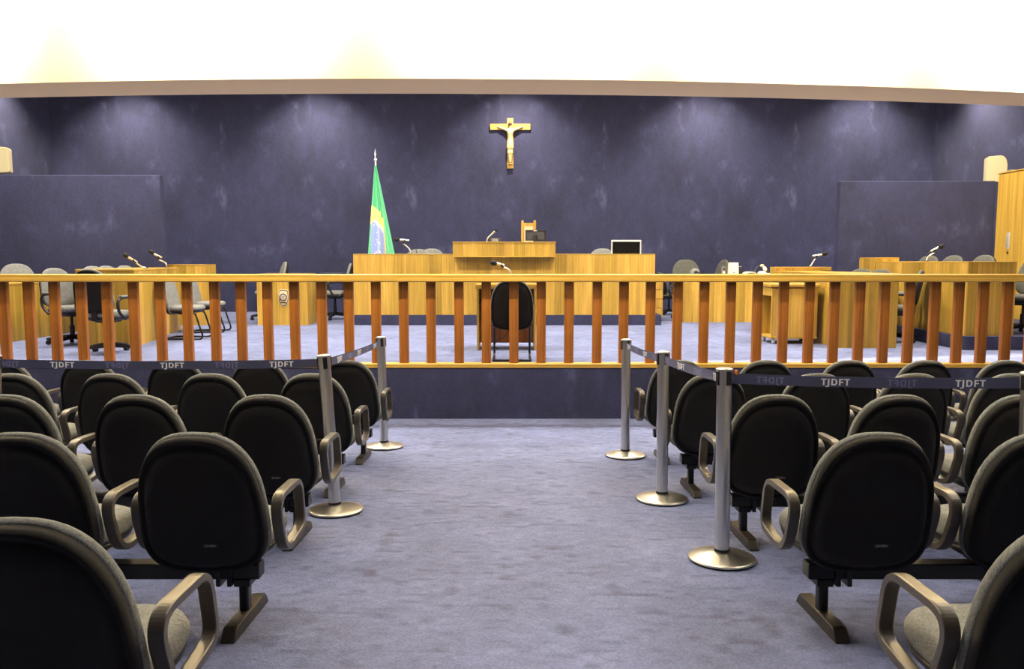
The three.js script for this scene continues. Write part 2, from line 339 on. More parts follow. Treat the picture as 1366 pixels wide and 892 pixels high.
{
  let proto = null;
  const build = () => {
    const t = thing('auditorium_chair', '', 'chair');
    part('backrest_shell', chairParts.shell, M.shellFabric, t).userData.label = 'black fabric back of the chair';
    part('backrest_cushion', chairParts.cush, M.fabric, t).userData.label = 'grey fabric cushion of the backrest';
    part('seat_cushion', chairParts.seat, M.fabric, t); part('seat_shell', chairParts.under, M.shellPlastic, t); part('seat_joint', chairParts.joint, M.shellPlastic, t);
    for (const s of [-1, 1]) { const a = part('armrest', chairParts.arm, M.arm, t); a.position.x = s * 0.249; }
    part('mounting_plate', chairParts.strut, M.blackMetal, t);
    const tg = part('name_tag', chairParts.tag, nameTag, t); tg.position.set(0.035, 0.382, 0.262); 
    return t;
  };
  for (const key of ['flag', 'cabinet']) {
    const R = ROWS[key];
    R.xs.forEach((xs, r) => {
      const z = ROW_Z[r];
      xs.forEach((x, k) => {
        const o = proto ? proto.clone() : build();
        if (proto) { o.name = numbered('auditorium_chair'); o.userData = { ...proto.userData }; scene.add(o); } else proto = o;
        o.position.set(x, floorY(z), z); o.rotation.x = TILT;
        o.userData.label = `black-backed grey auditorium chair, ${ordinalRow[r]}, ${ordinalSeat[k]}, ${R.words}`.replace(' from the railing', ' from railing').replace(' by the railing', '').replace(' from the aisle', ' from aisle');
        o.userData.group = `auditorium chairs of the ${R.words}`;
      });
      const t = thing('seat_beam', `black steel beam on floor feet under the ${ordinalRow[r].replace(' by the railing', '')} of the ${R.words}`, 'seat beam', [0, floorY(z), z], 0, 'beams under the auditorium chairs');
      t.rotation.x = TILT;
      const s = R.side, xa = xs[0] - s * 0.13, xb = xs[xs.length - 1] + s * 0.45;
      part('beam', box(Math.min(xa, xb), Math.max(xa, xb), 0.178, 0.238, -0.035, 0.035, 'x', 0.006), M.blackMetal, t);
      for (const x of [xs[0] - s * 0.065, xs[xs.length - 1] + s * 0.3]) {
        const leg = part('leg', mergeGeometries([box(-0.019, 0.019, 0.03, 0.178, -0.024, 0.024, 'y', 0.01), box(-0.032, 0.03, 0.15, 0.18, -0.036, 0.036)]), M.blackMetal, t); leg.position.x = x;
        const fs = roundedShape([[-0.2, 0], [0.2, 0], [0.165, 0.045], [-0.165, 0.045]], 0.012);
        const fg = new THREE.ExtrudeGeometry(fs, { depth: 0.036, bevelEnabled: true, bevelSize: 0.004, bevelThickness: 0.008, bevelSegments: 2 }); fg.rotateY(-Math.PI / 2); fg.translate(0.018, 0.004, 0);
        const ft = part('foot', fg, M.footMetal, t); ft.position.set(x, 0, 0);
      }
      for (const x of xs) { const h = part('clamp', chairParts.hook, M.blackMetal, t); h.position.x = x; }
    });
  }
}

// ------------------------------------------------------------------ crowd-control posts and belts
const HEAD = [];
function post(px, lean, label) {
  const [x, z] = px, y = floorY(z);
  const t = thing('stanchion', label, 'stanchion', [x, y, z], 0, 'chrome belt posts along the aisle'); t.rotation.x = TILT;
  const rub = new THREE.CylinderGeometry(0.15, 0.152, 0.014, 48); rub.translate(0, 0.007, 0); part('rubber_ring', rub, M.rubber, t);
  const prof = [[0, 0.05], [0.034, 0.05], [0.038, 0.046], [0.07, 0.042], [0.12, 0.033], [0.15, 0.026], [0.157, 0.02], [0.157, 0.013], [0.15, 0.011], [0, 0.011]].map(p => new THREE.Vector2(...p)).reverse();
  part('base', new THREE.LatheGeometry(prof, 56), M.steelBase, t);
  const up = new THREE.Group(); up.name = 'upright'; up.rotation.z = lean; t.add(up);
  const pole = new THREE.CylinderGeometry(0.0345, 0.0345, 0.80, 32); pole.translate(0, 0.05 + 0.40, 0); part('pole', pole, M.steel, up);
  const collar = new THREE.CylinderGeometry(0.036, 0.036, 0.012, 32); collar.translate(0, 0.056, 0); part('collar', collar, M.blackPlastic, up);
  const head = new THREE.CylinderGeometry(0.0375, 0.0375, 0.066, 32); head.translate(0, 0.875, 0); part('belt_head', head, M.steel, up);
  const cap = new THREE.LatheGeometry([[0, 0.92], [0.025, 0.919], [0.039, 0.914], [0.041, 0.908], [0.039, 0.905], [0, 0.905]].map(p => new THREE.Vector2(...p)).reverse(), 32); part('cap', cap, M.steel, up);
  for (let k = 0; k < 4; k++) { const s = box(-0.012, 0.012, 0.836, 0.902, 0.0335, 0.041, 'y', 0.002); s.rotateY(k * Math.PI / 2 + 0.35); part('belt_slot', s, M.blackPlastic, up); }
  t.updateMatrixWorld(true);
  return new THREE.Vector3(0, 0.868, 0).applyMatrix4(up.matrixWorld);
}
const P = {
  rn: post([0.992, -3.606], 0, 'chrome belt post beside the third-row aisle chair, cabinet-side block'),
  rm: post([0.915, -4.69], 0, 'chrome belt post beside the second-row aisle chair, cabinet-side block'),
  rf: post([0.88, -6.0], 0, 'chrome belt post before the front-row aisle chair, cabinet-side block'),
  re: post([2.29, -3.41], 0, 'chrome belt post behind the third row, between chairs of the cabinet-side block'),
  ln: post([-1.02, -4.44], 0.064, 'leaning chrome belt post behind the second row, flag-side block'),
  lf: post([-1.049, -6.36], 0.024, 'chrome belt post before the front row, flag-side block'),
  le: post([-2.95, -4.41], 0, 'chrome belt post behind the second row far from the aisle, flag-side block'),
};
const beltMap = (() => {
  const c = document.createElement('canvas'); c.width = 1024; c.height = 80; const g = c.getContext('2d');
  g.fillStyle = '#4a4e6c'; g.fillRect(0, 0, 1024, 80);
  for (let y = 0; y < 80; y += 2) { g.fillStyle = y % 4 ? '#4d5170' : '#464a66'; g.fillRect(0, y, 1024, 1); }
  g.font = 'bold 72px sans-serif'; g.textAlign = 'center'; g.textBaseline = 'middle';
  g.fillStyle = '#ffffff'; g.save(); g.translate(256, 42); g.scale(1.18, 1); g.fillText('TJDFT', 0, 0); g.restore();
  g.fillStyle = '#7678a2'; g.save(); g.translate(768, 42); g.scale(-1.18, 1); g.fillText('TJDFT', 0, 0); g.restore();
  const t = new THREE.CanvasTexture(c); t.colorSpace = THREE.SRGBColorSpace; t.wrapS = THREE.RepeatWrapping; return t;
})();
const beltMat = std({ map: beltMap, roughness: 0.7 });
function belt(a, b, offset, label, PER = 0.622) {                 // a to b as read by someone facing it; offset is where the first letters fall, in periods
  const d = b.clone().sub(a), len = Math.hypot(d.x, d.z), g = new THREE.BoxGeometry(len - 0.084, 0.048, 0.0016, 24, 1, 1);
  const p = g.attributes.position, n = g.attributes.normal, uv = g.attributes.uv;
  for (let i = 0; i < p.count; i++) {
    const s = p.getX(i) + len / 2, v = p.getY(i) / 0.048 + 0.5; let u = s / PER + offset;
    if (n.getZ(i) < -0.5) u = -u + 1.0 + 0;
    uv.setXY(i, u, Math.abs(n.getY(i)) > 0.5 ? 0.02 : v);
    const k = p.getX(i) / len; p.setY(i, p.getY(i) - 0.012 * (1 - 4 * k * k) * Math.min(1, len / 1.5) + d.y * k);
  }
  g.computeVertexNormals();
  const m = single('belt', label, 'belt', g, beltMat, 'printed belts between the posts');
  m.position.set((a.x + b.x) / 2, (a.y + b.y) / 2, (a.z + b.z) / 2); m.rotation.y = -Math.atan2(d.z, d.x); return m;
}
belt(P.le, P.ln, 0.63, 'long printed blue belt across the second row, flag-side block');
belt(P.ln, P.lf, 0.62, 'short blue belt sloping along the aisle, flag-side block');
belt(P.rn, P.re, 0.25 + 0.14, 'long printed blue belt across the third row, cabinet-side block', 0.575);
belt(P.rm, P.rn, 0.65, 'short blue belt between the second-row and third-row posts, cabinet-side block');
belt(P.rf, P.rm, 0.05, 'short blue belt between the front-row and second-row posts, cabinet-side block');
{ const m = single('belt_clip', 'small orange clip at the belt end on the third-row post', 'clip', box(-0.007, 0.007, -0.012, 0.012, -0.012, 0.012), M.orange); m.position.copy(P.rn).add(new THREE.Vector3(0.056, 0.026, 0.0)); }

// ------------------------------------------------------------------ wooden furniture of the platform
// a face of upright veneer boards, each its own piece; runs along local x from x0 to x1 with its front at z
function boards(parent, x0, x1, y0, y1, z, n, thick = 0.02, name = 'board', turn = null) {
  const w = (x1 - x0) / n, geos = [0, 1, 2].map(() => box(-w / 2 + 0.0005, w / 2 - 0.0005, y0, y1, -thick, 0, 'y', 0.0006));
  for (let i = 0; i < n; i++) {
    const m = part(name, geos[i % 3], VENEER[(i * 2 + Math.floor(rnd() * 2)) % VENEER.length], parent), c = x0 + w * (i + 0.5);
    if (turn === 'right') { m.rotation.y = Math.PI / 2; m.position.set(z, 0, -c); }
    else if (turn === 'left') { m.rotation.y = -Math.PI / 2; m.position.set(z, 0, c); }
    else m.position.set(c, 0, z);
  }
}
// a desk: boarded front at z = 0 facing +z, panels at the sides, top slab; x from x0 to x1, height h, depth d
const DZ = -13.24, DAIS = 0.176, TOP = {};
{
  // dais and judges' bench
  struct('floor_dais', box(-2.66, 2.52, PF, PF + DAIS, -15.7, DZ + 0.005, 'y', 0.012), M.wallCarpet, 'low carpeted dais under the judges bench');
  const t = thing('judges_bench', 'wide golden wood judges bench with a raised centre box, below the crucifix', 'bench', [0, PF + DAIS, DZ]);
  const xl = atZ(471, 338, DZ).x, xr = atZ(874, 341, DZ).x, top = atZ(683, 339.5, DZ).y - PF - DAIS;
  boards(t, xl, xr, 0, top, 0, 24, 0.025);
  TOP.bench = PF + DAIS + top + 0.012; part('top_edge', box(xl, xr, top, top + 0.012, -0.32, 0.004, 'x'), WOOD, t);
  part('side_panel', box(xl, xl + 0.03, 0, top, -0.75, -0.026), WOOD, t); part('side_panel', box(xr - 0.03, xr, 0, top, -0.75, -0.026), WOOD, t);
  part('worktop', box(xl + 0.03, xr - 0.03, 0.74, 0.77, -0.8, -0.026, 'x'), WOOD, t);
  const b0 = atZ(604, 323, DZ + 0.2), b1 = atZ(741, 342.5, DZ + 0.2), y0 = b1.y - PF - DAIS, y1 = b0.y - PF - DAIS;
  TOP.box = PF + DAIS + y1 + 0.006; const bx = part('raised_box', box(b0.x, b1.x, y0, y1, -0.35, 0.18, 'x'), WOOD, t);
  boards(bx, b0.x, b1.x, y0 + 0.012, y1 - 0.008, 0.2, 10, 0.02);
  part('lip', box(b0.x - 0.005, b1.x + 0.005, y1 - 0.008, y1 + 0.006, -0.35, 0.21, 'x'), M.rail, bx);
  part('lip', box(b0.x, b1.x, y0 - 0.004, y0 + 0.012, 0.15, 0.212, 'x'), M.rail, bx);
  // drawer pedestal at the end of the bench
  const q0 = atZ(875, 374, -14.1), q1 = atZ(884, 415, -14.1);
  const d = thing('drawer_pedestal', 'pale wooden drawer pedestal on casters beside the judges bench', 'drawers', [q0.x, PF, -14.1]);
  const w = 0.0, X1 = q1.x - q0.x; part('body', box(-0.28, X1, 0.07, q0.y - PF, -0.5, 0), WOOD, d);
  for (let k = 0; k < 4; k++) { const h = (q0.y - PF - 0.07) / 4; part('drawer', box(-0.27, X1 - 0.004, 0.075 + k * h, 0.065 + (k + 1) * h, 0, 0.018), VENEER[2], d); }
  for (const x of [-0.24, X1 - 0.05]) for (const z of [-0.45, -0.05]) { const c = new THREE.CylinderGeometry(0.032, 0.032, 0.03, 14); c.rotateZ(Math.PI / 2); c.translate(x, 0.032, z); part('caster', c, M.blackPlastic, d); }
}
{
  // witness table in front of the bench
  const z = -9.46, a = atZ(634, 379, z + 0.0), b = atZ(717, 386, z), h = a.y - PF;
  const t = thing('witness_table', 'small golden wood witness table behind the black visitor chair', 'table', [0, PF, z]);
  TOP.witness = PF + h; part('table_top', box(a.x, b.x, h - 0.055, h, -0.52, 0, 'x', 0.006), M.rail, t);
  part('side_panel', box(a.x + 0.015, a.x + 0.04, 0.0, h - 0.055, -0.5, -0.015), WOOD, t); part('side_panel', box(b.x - 0.04, b.x - 0.015, 0, h - 0.055, -0.5, -0.015), WOOD, t);
  part('modesty_panel', box(a.x + 0.04, b.x - 0.04, 0.05, h - 0.055, -0.46, -0.44), M.baluster, t);
  part('shelf', box(a.x + 0.04, b.x - 0.04, h - 0.24, h - 0.222, -0.44, -0.12, 'x'), M.darkWood, t);
}
{
  // desk with the crest
  const t = thing('crest_desk', 'golden wood desk with a crest on its front, beside the judges bench', 'desk', [0, PF, DZ]);
  const x0 = atZ(344, 434, DZ).x, x1 = atZ(411, 434, DZ).x, h = atZ(380, 366.8, DZ).y - PF;
  boards(t, x0, x1, 0, h, 0, 5, 0.025);
  boards(t, 0.026, 0.6, 0, h, x1, 3, 0.025, 'side_board', 'right');
  part('side_panel', box(x0, x0 + 0.025, 0, h, -0.6, -0.026), WOOD, t);
  part('desk_top', box(x0, x1, h, h + 0.02, -0.6, 0.004, 'x'), M.rail, t);
  const cc = atZ(378.3, 397.5, DZ + 0.01);
  const c = thing('crest', 'small carved shield crest fixed on the golden desk front', 'crest', [cc.x, cc.y, DZ + 0.002]);
  const sh = (k, dz, dep) => { const s = roundedShape([[-0.075, 0.13], [0, 0.142], [0.075, 0.13], [0.085, 0], [0.06, -0.10], [0, -0.142], [-0.06, -0.10], [-0.085, 0]].map(p => [p[0] * k, p[1] * k]), 0.02); const g = new THREE.ExtrudeGeometry(s, { depth: dep, bevelEnabled: true, bevelSize: 0.002, bevelThickness: 0.002, bevelSegments: 1 }); g.translate(0, 0, dz); return g; };
  part('border', sh(1.06, 0.002, 0.006), M.ivory, c); part('shield', sh(0.96, 0.010, 0.006), M.darkWood, c); part('field', sh(0.86, 0.018, 0.004), M.ivory, c);
  const ringG = new THREE.TorusGeometry(0.056, 0.008, 8, 28); ringG.translate(0, 0.015, 0.028); part('ring', ringG, M.darkWood, c);
  const disc = new THREE.CylinderGeometry(0.045, 0.045, 0.008, 24); disc.rotateX(Math.PI / 2); disc.translate(0, 0.02, 0.027); part('disc', disc, M.silver, c);
  const st = new THREE.Shape(); for (let i = 0; i < 10; i++) { const r = i % 2 ? 0.014 : 0.034, a2 = i / 10 * Math.PI * 2 + Math.PI / 2; i ? st.lineTo(r * Math.cos(a2), r * Math.sin(a2)) : st.moveTo(r * Math.cos(a2), r * Math.sin(a2)); }
  const sg = new THREE.ExtrudeGeometry(st, { depth: 0.006, bevelEnabled: false }); sg.translate(0, 0.02, 0.031); part('star', sg, M.gold, c);
  part('ribbon', box(-0.05, 0.05, -0.085, -0.062, 0.02, 0.032), M.darkWood, c); part('ribbon', box(-0.065, -0.052, -0.06, 0.03, 0.02, 0.03), M.darkGrey, c);
}
{
  // left: low side desk against the aisle of the jury area
  const z0 = -9.7, z1 = -12.2, X = -6.68, h = 0.79;
  const t = thing('side_desk', 'low golden wood desk of ribbed boards before the partition, flag side', 'desk', [X, PF, 0]);
  boards(t, -z0, -z1, 0, h - 0.03, 0, 14, 0.025, 'board', 'right');
  part('desk_top', box(-0.65, 0.012, h - 0.03, h, z1, z0, 'z'), M.rail, t);
  part('end_panel', box(-0.65, -0.03, 0, h - 0.03, z0 - 0.03, z0 - 0.005), WOOD, t); part('end_panel', box(-0.65, -0.03, 0, h - 0.03, z1 + 0.005, z1 + 0.03), WOOD, t);
  // left: tall angled desk
  TOP.angled = PF + 0.955 + 0.022; const h2 = 0.955, t2 = thing('angled_desk', 'tall angled golden wood desk carrying two microphones, flag side', 'desk', [-4.72, PF, -9.85], 0.2);
  boards(t2, 0.03, 2.62, 0, h2, 0, 13, 0.025, 'board', 'right');
  boards(t2, -0.67, 0, 0, h2, 0, 6, 0.025, 'end_board');
  part('desk_top', box(-0.67, 0.004, h2, h2 + 0.022, -2.62, 0.006, 'z'), M.rail, t2);
  part('far_panel', box(-0.67, -0.03, 0, h2, -2.61, -2.58), WOOD, t2);
  const a = atZ(223, 354, -13.22), b = atZ(273, 354, -13.22);
  const t3 = thing('end_desk', 'golden wood desk end standing at the edge of the partition, flag side', 'desk', [0, PF, -13.22]);
  boards(t3, a.x, b.x, 0, a.y - PF, 0, 4, 0.025); part('desk_top', box(a.x, b.x, a.y - PF, a.y - PF + 0.018, -0.5, 0.004, 'x'), M.rail, t3);
  part('side_panel', box(b.x - 0.03, b.x, 0, a.y - PF, -0.5, -0.026), WOOD, t3); part('side_panel', box(a.x, a.x + 0.03, 0, a.y - PF, -0.5, -0.026), WOOD, t3);
}
{
  // right: clerk's desk, further back
  const t = thing('clerk_desk', 'plain golden wood clerk desk holding a white box and papers', 'desk', [0, PF, -13.89]);
  const x0 = 3.02, x1 = 4.66, h = atZ(960, 366.2, -13.89).y - PF;
  boards(t, x0, x1, 0, h - 0.03, 0, 9, 0.025); part('desk_top', box(x0 - 0.01, x1 + 0.01, h - 0.03, h, -0.75, 0.012, 'x'), M.rail, t);
  part('side_panel', box(x0, x0 + 0.03, 0, h - 0.03, -0.72, -0.026), WOOD, t); part('side_panel', box(x1 - 0.03, x1, 0, h - 0.03, -0.72, -0.026), WOOD, t);
  const Y = PF + h, Z = -14.1;
  const at = px => atZ(px, 360, Z).x;
  // things on the clerk's desk
  const wb = thing('white_box', 'upright white box standing on the clerk desk', 'box', [at(978), Y, Z]);
  const hb = atZ(978, 350.5, Z).y - Y, bw = 0.08;
  const s = roundedShape([[-bw * 1.05, 0], [bw * 1.05, 0], [bw * 0.92, hb], [-bw * 0.92, hb]], 0.008), g = new THREE.ExtrudeGeometry(s, { depth: 0.1, bevelEnabled: true, bevelSize: 0.003, bevelThickness: 0.003, bevelSegments: 1 }); g.translate(0, 0.003, -0.05);
  part('body', g, M.paper, wb); part('slot', box(-0.012, 0.012, 0.02, 0.045, 0.052, 0.055), M.darkGrey, wb);
  const cu = thing('pen_cup', 'dark grey pen cup beside the white box', 'cup', [at(988.7), Y, Z - 0.13]);
  part('cup', new THREE.LatheGeometry([[0, 0], [0.04, 0], [0.043, 0.15], [0.039, 0.15], [0.036, 0.006], [0, 0.006]].map(p => new THREE.Vector2(...p)), 20), M.darkGrey, cu); part('rim', new THREE.TorusGeometry(0.041, 0.004, 6, 20).rotateX(Math.PI / 2).translate(0, 0.14, 0), M.silver, cu);
  const ph = thing('desk_phone', 'small grey handset cradle left of the white box', 'phone', [at(965), Y, Z]);
  part('body', box(-0.03, 0.03, 0, 0.14, -0.03, 0.03, 'y', 0.01), M.fabricLight, ph); part('screen', box(-0.02, 0.02, 0.075, 0.12, 0.03, 0.034), M.darkGrey, ph); part('keypad', box(-0.022, 0.022, 0.02, 0.055, 0.03, 0.035), M.paper, ph);
  const pp = thing('paper_stack', 'low curling stack of white papers on the clerk desk', 'paper', [at(998), Y, Z + 0.08]);
  for (let k = 0; k < 5; k++) { const gg = new THREE.BoxGeometry(0.2, 0.004, 0.16, 10, 1, 1), p = gg.attributes.position; for (let i = 0; i < p.count; i++) p.setY(i, p.getY(i) + 0.025 * (1 - (p.getX(i) / 0.1) ** 2)); gg.computeVertexNormals(); gg.rotateY((rnd() - 0.5) * 0.3); const m = part('sheet', gg, M.paper, pp); m.position.y = 0.004 + k * 0.0055; }
  const hp = thing('headset', 'crumpled grey headset with coiled cable on the clerk desk', 'headset', [at(1016), Y, Z - 0.06]);
  part('band', capped([[-0.12, 0.02, 0.02], [-0.09, 0.09, 0], [-0.01, 0.155, -0.02], [0.03, 0.165, 0], [0.09, 0.1, 0.02], [0.13, 0.03, 0.03]], 0.018, 30, 8), M.darkGrey, hp);
  part('cup', new THREE.SphereGeometry(0.035, 16, 10).scale(1, 1.4, 0.7).rotateZ(0.5).translate(0.06, 0.1, 0.05), M.paper, hp); part('cup', new THREE.SphereGeometry(0.03, 16, 10).scale(1.3, 0.9, 0.7).translate(0.02, 0.155, 0.02), M.ivory, hp);
  const cable = []; for (let i = 0; i < 60; i++) { const a = i * 0.55; cable.push([0.03 + 0.09 * Math.cos(a) * (1 - i / 140), 0.012 + i * 0.0008, 0.06 * Math.sin(a)]); }
  part('cable', capped(cable, 0.008, 160, 6), M.silver, hp); part('pad', box(-0.02, 0.14, 0.0, 0.022, 0.06, 0.1, 'y', 0.01), M.paper, hp);
  const hs = thing('telephone', 'small grey telephone at the end of the clerk desk, before a chair', 'phone', [at(927), Y, Z]);
  part('body', loft(outline(0.09, 0.11, 0.0, 2.4, 2, 0), [[0.001, 0.06], [0.7, 0.055], [1, 0.02], [1, -0.02], [0.001, -0.03]]), M.fabricLight, hs); part('handset', capped([[-0.02, 0.02, 0.06], [0.0, 0.06, 0.07], [0.05, 0.03, 0.075], [0.075, 0.015, 0.07]], 0.012, 16, 8), M.darkGrey, hs); part('base', box(-0.09, 0.09, 0, 0.012, -0.05, 0.08), M.fabricLight, hs);
}
{
  // right: long side bench with its end towards the railing
  const X0 = 4.05, z0 = -9.74, z1 = -12.25, h = 0.905;
  const t = thing('long_desk', 'long golden wood desk with a microphone, beside the wheeled cart', 'desk', [X0, PF, z0]);
  boards(t, 0, 0.73, 0, h, 0, 6, 0.025, 'end_board'); boards(t, z1 - z0, -0.026, 0, h, 0, 12, 0.025, 'board', 'left');
  part('desk_top', box(-0.004, 0.73, h, h + 0.02, z1 - z0, 0.005, 'z'), M.rail, t); 
  const c = atZ(1109, 357.3, z1 - 0.02), hh = c.y - PF, t2 = (TOP.raised = PF + hh + 0.015, thing)('raised_desk', 'raised golden wood desk standing at the far end of the long desk', 'desk', [0, PF, z1 - 0.01]);
  boards(t2, X0 + 0.04, c.x, 0, hh, 0, 6, 0.025); part('desk_top', box(X0 + 0.04, c.x, hh, hh + 0.015, -0.26, 0.004, 'x'), M.rail, t2);
  part('side_panel', box(X0 + 0.04, X0 + 0.065, 0, hh, -0.26, -0.026), WOOD, t2); part('slot', box(c.x - 0.15, c.x - 0.01, hh - 0.07, hh - 0.035, 0, 0.003), M.darkWood, t2);
  // wheeled cart
  const cz = -10.2, x0 = 347 * 10.2 / 1050, x1 = x0 + 0.60, ch = atZ(1060, 378.5, cz).y - PF, k = thing('wheeled_cart', 'golden wood cart on small casters with an open side shelf', 'cart', [x0, PF, cz]);
  const W = x1 - x0, low = 0.07;
  part('cart_top', box(-0.03, W + 0.02, ch - 0.045, ch, -0.52, 0.02, 'x', 0.012), M.rail, k);
  part('front_panel', box(0, W - 0.05, low, ch - 0.06, -0.03, -0.005), VENEER[2], k); part('frame_post', box(W - 0.045, W - 0.005, low, ch - 0.05, -0.04, -0.003), WOOD, k);
  part('back_panel', box(0, W, low, ch - 0.05, -0.5, -0.475), WOOD, k); part('bottom_shelf', box(-0.005, W, low, low + 0.03, -0.5, 0, 'x'), WOOD, k);
  part('divider', box(W * 0.35, W * 0.35 + 0.02, low, ch - 0.05, -0.475, -0.03), M.baluster, k); part('apron', box(-0.002, 0.018, ch - 0.16, ch - 0.05, -0.475, -0.03), WOOD, k);
  for (const x of [0.05, W - 0.05]) for (const z of [-0.06, -0.44]) { const c2 = new THREE.CylinderGeometry(0.034, 0.034, 0.028, 16); c2.rotateZ(Math.PI / 2); c2.translate(x, 0.034, z); part('caster', c2, x < 0.2 ? M.silver : M.blackPlastic, k); }
}
const D3X = 5.55, D3Z = -9.6, DAIS2 = 0.165;
{
  const s = roundedShape([[5.47, 9.5], [7.95, 9.5], [7.95, 13.08], [5.47, 13.08]], [0.09, 0.01, 0.01, 0.02]);
  const g = new THREE.ExtrudeGeometry(s, { depth: DAIS2, bevelEnabled: false, curveSegments: 10 }); g.rotateX(-Math.PI / 2); g.translate(0, PF, 0); 
  { const p = g.index ? g.toNonIndexed() : g; p.computeVertexNormals(); metreUV(p); struct('floor_step', p, M.wallCarpet, 'low carpeted step under the side bench by the tall cabinet'); }
  const Y = PF + DAIS2, h = atZ(1318, 350.3, D3Z).y - Y, t = thing('side_bench', 'golden wood side bench on a carpeted step before the tall cabinet', 'bench', [D3X, Y, D3Z]);
  const W = 671 * 9.6 / 1050 - D3X;
  boards(t, 0, W, 0, h, 0, 5, 0.025, 'end_board'); boards(t, -2.45, -0.026, 0, h, 0, 12, 0.025, 'board', 'left');
  TOP.side = Y + h + 0.016; part('bench_top', box(-0.003, W, h, h + 0.016, -2.45, 0.004, 'z'), M.rail, t);
  const hh = atZ(1170, 344.6, -12.3).y - Y, t2 = thing('raised_bench', 'slightly raised golden wood bench section before the partition', 'bench', [D3X, Y, -12.07]);
  boards(t2, -0.55, 0, 0, hh, -0.006, 3, 0.025, 'board', 'left'); boards(t2, 0, 0.36, 0, hh, 0, 4, 0.02, 'end_board'); part('bench_top', box(-0.006, 0.36, hh, hh + 0.014, -0.55, 0.003, 'z'), M.rail, t2); part('inner_panel', box(0.33, 0.36, 0, hh, -0.55, -0.025), WOOD, t2);
}
{
  // tall cabinet along the right wall
  const X = 7.97, t = thing('tall_cabinet', 'tall golden wood cabinet with chrome handles against the blue side wall', 'cabinet', [X, PF, 0]);
  const h = atZ(1321, 231, -13.1).y - PF, za = -13.08, zb = -9.9;
  part('body', box(0.025, RIGHT_X - X - 0.005, 0, h - 0.02, za, zb), WOOD, t); part('cabinet_top', box(-0.01, RIGHT_X - X - 0.005, h - 0.02, h, za - 0.005, zb + 0.01, 'z'), M.rail, t);
  const n = 4, w = (zb - za) / n;
  for (let i = 0; i < n; i++) {
    const z0 = za + i * w + 0.004, z1 = za + (i + 1) * w - 0.004, d = part('door', box(0, 0.025, 0.06, h - 0.03, z0, z1), VENEER[i % 3], t);
    const zc = za + i * w + (i % 2 ? w * 0.75 : w * 0.45), yc = atZ(1338, 321, -12.75).y - PF;
    part('handle', capped([[-0.03, yc - 0.1, zc], [-0.035, yc, zc], [-0.03, yc + 0.1, zc]], 0.008, 12, 8), M.chrome, d);
    part('handle_plate', box(-0.006, 0.0, yc - 0.13, yc + 0.13, zc - 0.03, zc + 0.03), M.silver, d);
    const kh = new THREE.CylinderGeometry(0.022, 0.022, 0.008, 16); kh.rotateZ(Math.PI / 2); kh.translate(-0.004, yc - 0.19, zc); part('keyhole', kh, M.darkWood, d);
  }
}

// ------------------------------------------------------------------ loudspeakers on the side walls
function speaker(x0, x1, y0, y1, z, side, label) {
  const w = x1 - x0, h = y1 - y0, t = thing('loudspeaker', label, 'loudspeaker', [(x0 + x1) / 2, y0, z], side > 0 ? -0.35 : 0.35);
  const s = roundedShape([[-w / 2, 0.02], [w * 0.3, 0], [w / 2, h * 0.35], [w / 2, h * 0.75], [w * 0.3, h], [-w / 2, h * 0.97]], [0.02, 0.06, 0.1, 0.1, 0.06, 0.02]);
  const g = new THREE.ExtrudeGeometry(s, { depth: 0.24, bevelEnabled: true, bevelSize: 0.012, bevelThickness: 0.012, bevelSegments: 3 }); if (side < 0) g.rotateY(Math.PI); g.translate(0, 0, side < 0 ? 0.12 : -0.12);
  part('body', g, M.cream, t);
  const gr = box(-w / 2 - 0.016, -w / 2 - 0.01, h * 0.06, h * 0.92, -0.11, 0.11, 'y', 0.002); if (side < 0) gr.rotateY(Math.PI); part('grille', gr, M.ivory, t);
  const wall = side > 0 ? RIGHT_X : LEFT_X, reach = Math.abs(wall - (x0 + x1) / 2);
  const br = new THREE.Group(); br.name = 'bracket'; br.rotation.y = -t.rotation.y; t.add(br);
  part('bracket_arm', rod([side * w * 0.3, h * 0.45, 0], [side * (reach - 0.01), h * 0.45, 0], 0.018), M.cream, br);
  part('wall_plate', box(side > 0 ? reach - 0.02 : -reach, side > 0 ? reach : -reach + 0.02, h * 0.3, h * 0.62, -0.05, 0.05), M.cream, br);
}
{ const a = atZ(1319, 209, -13.6), b = atZ(1339, 243, -13.6); speaker(a.x, b.x, b.y, a.y, -13.62, 1, 'cream loudspeaker on a wall bracket above the tall cabinet');
  const c = atZ(-15, 197, -14.2), d = atZ(12, 231, -14.2); speaker(c.x, d.x, d.y, c.y, -14.2, -1, 'cream loudspeaker on a wall bracket above the partition, flag side'); }

